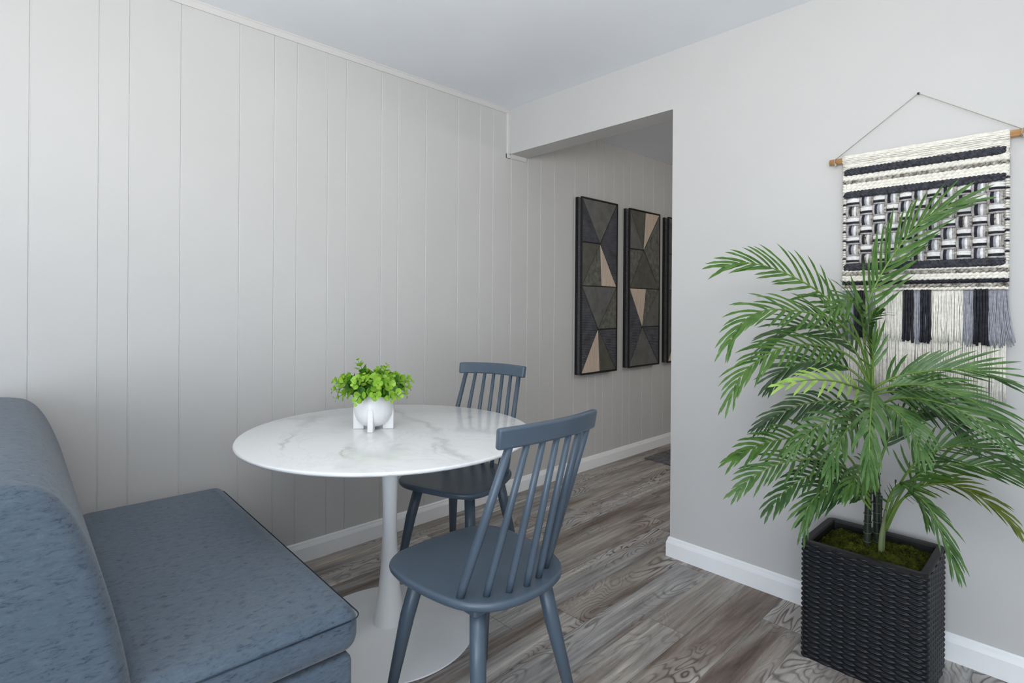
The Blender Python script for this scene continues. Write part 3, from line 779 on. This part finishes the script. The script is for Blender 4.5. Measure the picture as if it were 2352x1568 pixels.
b = MB(); b.tube(crom([(BX+.035, BY-.02, .365), (BX+.036, BY-.02, .42), (BX+.040, BY-.02, .47), (BX+.046, BY-.018, .53)], 4), [.007, .008, .0095, .0105, .010, .0095, .009, .008, .007, .006, .005, .0045, .004], 12)
b.build('crown_shaft', SHAFT, palm)
FRONDS = [
 ([(2.034, 2.188, 0.934), (2.016, 2.155, 1.112), (2.03, 2.155, 1.23), (2.082, 2.195, 1.368), (2.146, 2.233, 1.475), (2.207, 2.252, 1.525), (2.251, 2.254, 1.543)], (0.711, -0.687, 0.148), 0.185, 24, 0.3, 0.1, 0),
 ([(2.033, 2.186, 0.934), (1.994, 2.146, 1.126), (1.938, 2.059, 1.229), (1.892, 1.969, 1.285), (1.834, 1.865, 1.329), (1.787, 1.758, 1.346), (1.752, 1.68, 1.331)], (0.737, -0.571, 0.361), 0.17, 22, 0.3, 0.25, 0),
 ([(2.03, 2.184, 0.949), (2.01, 2.134, 1.083), (1.961, 2.026, 1.164), (1.904, 1.895, 1.192), (1.847, 1.763, 1.196), (1.813, 1.67, 1.159), (1.797, 1.625, 1.107)], (0.639, -0.484, 0.598), 0.16, 22, 0.28, 0.4, 0),
 ([(2.033, 2.186, 0.934), (1.995, 2.118, 1.032), (1.942, 2.006, 1.078), (1.88, 1.855, 1.081), (1.834, 1.749, 1.043), (1.805, 1.676, 0.992), (1.795, 1.637, 0.942)], (0.573, -0.419, 0.704), 0.15, 22, 0.25, 0.5, 0),
 ([(2.03, 2.198, 0.932), (1.974, 2.198, 1.063), (1.901, 2.165, 1.129), (1.826, 2.13, 1.143), (1.76, 2.105, 1.11), (1.714, 2.086, 1.052)], (0.685, -0.525, 0.505), 0.14, 20, 0.25, 0.35, 1),
 ([(2.03, 2.198, 0.925), (1.972, 2.182, 0.988), (1.905, 2.155, 1.015), (1.841, 2.132, 1.011), (1.779, 2.097, 0.977), (1.739, 2.083, 0.927)], (0.723, -0.56, 0.405), 0.13, 18, 0.25, 0.35, 1),
 ([(2.034, 2.159, 0.915), (2.013, 2.051, 0.948), (1.992, 1.943, 0.973), (1.965, 1.828, 0.986), (1.943, 1.747, 0.985), (1.923, 1.698, 0.978)], (0.545, -0.67, 0.504), 0.12, 11, 0.18, 0.35, 2),
 ([(2.035, 2.189, 0.934), (2.041, 2.137, 1.056), (2.036, 2.075, 1.144), (2.04, 2.007, 1.194), (2.045, 1.926, 1.227), (2.043, 1.837, 1.227), (2.037, 1.758, 1.207)], (0.667, -0.375, 0.643), 0.16, 22, 0.2, 0.35, 0),
 ([(2.037, 2.177, 0.935), (2.046, 2.143, 1.041), (2.052, 2.077, 1.116), (2.07, 2.009, 1.167), (2.104, 1.958, 1.186)], (0.573, -0.558, 0.6), 0.14, 16, 0.2, 0.3, 0),
 ([(2.034, 2.188, 0.852), (1.984, 2.165, 0.878), (1.912, 2.133, 0.88), (1.838, 2.1, 0.859), (1.773, 2.076, 0.821), (1.722, 2.051, 0.777)], (0.685, -0.525, 0.505), 0.12, 18, 0.2, 0.55, 1),
 ([(2.035, 2.189, 0.931), (2.094, 2.178, 0.973), (2.166, 2.167, 1.0), (2.244, 2.161, 1.017), (2.307, 2.154, 1.02), (2.357, 2.149, 1.002)], (0.685, -0.525, 0.505), 0.15, 18, 0.15, 0.12, 3),
 ([(2.037, 2.177, 0.921), (2.111, 2.153, 0.953), (2.196, 2.125, 0.965), (2.273, 2.104, 0.95), (2.335, 2.082, 0.922), (2.382, 2.074, 0.881)], (0.573, -0.558, 0.6), 0.15, 20, 0.15, 0.35, 3),
 ([(2.038, 2.177, 0.869), (2.116, 2.129, 0.914), (2.204, 2.076, 0.927), (2.281, 2.041, 0.913), (2.351, 2.013, 0.879), (2.41, 2.002, 0.826)], (0.434, -0.564, 0.703), 0.15, 20, 0.15, 0.4, 3),
 ([(2.035, 2.189, 0.912), (2.102, 2.201, 0.926), (2.17, 2.214, 0.897), (2.227, 2.215, 0.856), (2.281, 2.214, 0.797)], (0.744, -0.445, 0.498), 0.13, 16, 0.15, 0.45, 1),
 ([(2.039, 2.164, 0.922), (2.067, 2.049, 0.931), (2.091, 1.93, 0.907), (2.11, 1.835, 0.866), (2.123, 1.776, 0.816), (2.132, 1.742, 0.771)], (0.642, -0.623, 0.447), 0.15, 20, 0.05, 0.3, 3),
 ([(2.039, 2.165, 0.871), (2.049, 2.03, 0.875), (2.049, 1.887, 0.854), (2.052, 1.774, 0.828), (2.051, 1.716, 0.795), (2.05, 1.685, 0.764)], (0.698, -0.406, 0.59), 0.13, 18, 0.1, 0.35, 3),
 ([(2.04, 2.166, 0.871), (2.097, 2.08, 0.896), (2.151, 2.007, 0.88), (2.19, 1.946, 0.85), (2.218, 1.903, 0.806)], (0.501, -0.627, 0.596), 0.14, 16, 0.1, 0.4, 3),
 ([(2.034, 2.174, 0.729), (2.038, 2.077, 0.811), (2.027, 1.95, 0.862), (2.01, 1.818, 0.871), (1.991, 1.711, 0.852), (1.976, 1.637, 0.818)], (0.573, -0.419, 0.704), 0.13, 18, 0.2, 0.4, 3),
 ([(2.031, 2.185, 0.578), (1.986, 2.11, 0.702), (1.94, 2.018, 0.76), (1.893, 1.897, 0.786), (1.85, 1.78, 0.783), (1.824, 1.681, 0.769), (1.81, 1.638, 0.754)], (0.685, -0.525, 0.505), 0.14, 22, 0.25, 0.35, 0),
 ([(2.03, 2.184, 0.564), (1.995, 2.076, 0.667), (1.945, 1.937, 0.719), (1.894, 1.784, 0.728), (1.859, 1.66, 0.708), (1.841, 1.598, 0.679)], (0.573, -0.419, 0.704), 0.13, 20, 0.25, 0.4, 3),
 ([(2.034, 2.174, 0.552), (2.008, 2.075, 0.634), (1.973, 1.951, 0.68), (1.941, 1.832, 0.684), (1.91, 1.742, 0.65), (1.895, 1.698, 0.618)], (0.573, -0.419, 0.704), 0.12, 18, 0.25, 0.5, 1),
 ([(2.035, 2.175, 0.538), (2.023, 2.09, 0.613), (1.999, 1.993, 0.643), (1.972, 1.893, 0.638), (1.95, 1.826, 0.594), (1.948, 1.796, 0.549)], (0.633, -0.342, 0.694), 0.12, 18, 0.2, 0.4, 3),
 ([(2.033, 2.186, 0.519), (2.007, 2.131, 0.578), (1.973, 2.067, 0.598), (1.934, 1.998, 0.576), (1.907, 1.94, 0.526)], (0.698, -0.406, 0.59), 0.11, 15, 0.2, 0.5, 1),
 ([(2.064, 2.219, 0.453), (2.101, 2.2, 0.592), (2.158, 2.158, 0.707), (2.23, 2.118, 0.777), (2.306, 2.082, 0.804), (2.375, 2.052, 0.792), (2.417, 2.037, 0.762)], (0.469, -0.597, 0.651), 0.15, 20, 0.38, 0.25, 3),
 ([(2.066, 2.221, 0.453), (2.106, 2.22, 0.575), (2.15, 2.207, 0.653), (2.22, 2.193, 0.706), (2.295, 2.185, 0.727), (2.365, 2.186, 0.726), (2.412, 2.192, 0.704)], (0.618, -0.601, 0.507), 0.13, 18, 0.4, 0.25, 0),
 ([(2.068, 2.223, 0.446), (2.111, 2.225, 0.56), (2.165, 2.223, 0.62), (2.239, 2.213, 0.649), (2.305, 2.195, 0.638), (2.356, 2.19, 0.609), (2.39, 2.183, 0.573)], (0.516, -0.36, 0.777), 0.11, 18, 0.38, 0.55, 4),
 ([(2.066, 2.207, 0.45), (2.113, 2.155, 0.563), (2.162, 2.105, 0.623), (2.209, 2.053, 0.614), (2.241, 2.014, 0.575), (2.265, 1.995, 0.531), (2.281, 1.983, 0.491)], (0.744, -0.445, 0.498), 0.12, 17, 0.4, 0.35, 3),
 ([(2.062, 2.217, 0.453), (2.083, 2.181, 0.563), (2.113, 2.154, 0.627), (2.146, 2.131, 0.633), (2.177, 2.12, 0.603), (2.195, 2.11, 0.563)], (0.639, -0.484, 0.598), 0.1, 15, 0.35, 0.45, 0),
 ([(2.048, 2.202, 0.579), (2.058, 2.126, 0.649), (2.062, 2.03, 0.691), (2.055, 1.936, 0.688), (2.044, 1.867, 0.662)], (0.639, -0.484, 0.598), 0.12, 14, 0.2, 0.45, 0),
 ([(2.042, 2.197, 0.623), (2.075, 2.216, 0.759), (2.127, 2.227, 0.839), (2.19, 2.235, 0.869), (2.256, 2.245, 0.856)], (0.723, -0.56, 0.405), 0.12, 15, 0.3, 0.3, 1),
]

rf = random.Random(11)
WL = 2.352
def frond(pts, nrm, L, pairs, t0, droop, ci):
    P = crom(pts, 8); n = len(P); nrm = Vector(nrm)
    b = MB(); b.tube(P, [.0042*(1-.78*i/(n-1)) for i in range(n)], 8, 1)
    seglen = [0]
    for i in range(1, n): seglen.append(seglen[-1]+(P[i]-P[i-1]).length)
    T = seglen[-1]
    def at(t):
        d = t*T
        for i in range(1, n):
            if seglen[i] >= d: 
                u = (d-seglen[i-1])/max(1e-9, seglen[i]-seglen[i-1]); return P[i-1].lerp(P[i], u), (P[i]-P[i-1]).normalized()
        return P[-1], (P[-1]-P[-2]).normalized()
    pairs = max(8, round(pairs*.84))
    for j in range(pairs):
        s = j/(pairs-1)
        for sg in (-1, 1):
            t = min(1, t0+(1-t0)*s+rf.uniform(-.006, .006)+(0 if sg > 0 else .012))
            p, tg = at(t); side = nrm.cross(tg).normalized()*sg
            nn = tg.cross(side)*sg
            ang = math.radians(52-38*s+rf.uniform(-6, 6))
            ln = .86*L*(.66+.42*math.sin(math.pi*min(1, .10+s*.78)))*(1-.22*max(0, s-.75)/.25)*rf.uniform(.86, 1.10)
            d = (tg*math.cos(ang)+side*math.sin(ang)+nn*rf.uniform(.02, .22)*sg*0+nrm*rf.uniform(-.05, .28)).normalized()
            wd = .0060*(1-.25*s)*rf.uniform(.88, 1.1)
            Q = [p.copy()]; dd = d.copy(); K = 7
            for k in range(K):
                dd = (dd+Vector((0, 0, -1))*droop*.20*(.4+k/K)+tg*.085).normalized(); Q.append(Q[-1]+dd*ln/K)
            vs = []; prev = None
            for k, q in enumerate(Q):
                u = k/K; tt = (Q[min(k+1, K)]-Q[max(k-1, 0)]).normalized()
                up_ = nrm-tt*nrm.dot(tt)
                if up_.length < .15: up_ = tt.orthogonal()
                up_.normalize(); sd = tt.cross(up_)
                wv = wd*(.35+.65*math.sin(math.pi*min(1, u*1.15+.18)) if u < .6 else (1-((u-.6)/.4)**1.6)*.98+.02)
                for f_, h_ in ((-1, .22), (0, 0), (1, .22)):
                    v = q+sd*wv*f_+up_*wv*h_
                    if v.y > WL: v.y = WL-.001*f_
                    vs.append(v)
            b.add(vs, [(k*3+m_, k*3+m_+1, (k+1)*3+m_+1, (k+1)*3+m_) for k in range(K) for m_ in (0, 1)], 0)
    o = b.build('frond', [LEAF[ci], RACH], palm)
    if ci == 2: o['label'] = 'pale yellow-green young frond'
    return o
for a in FRONDS: frond(*a)
for o in D.objects:
    for k in ('_w', '_o'):
        if k in o: del o[k]
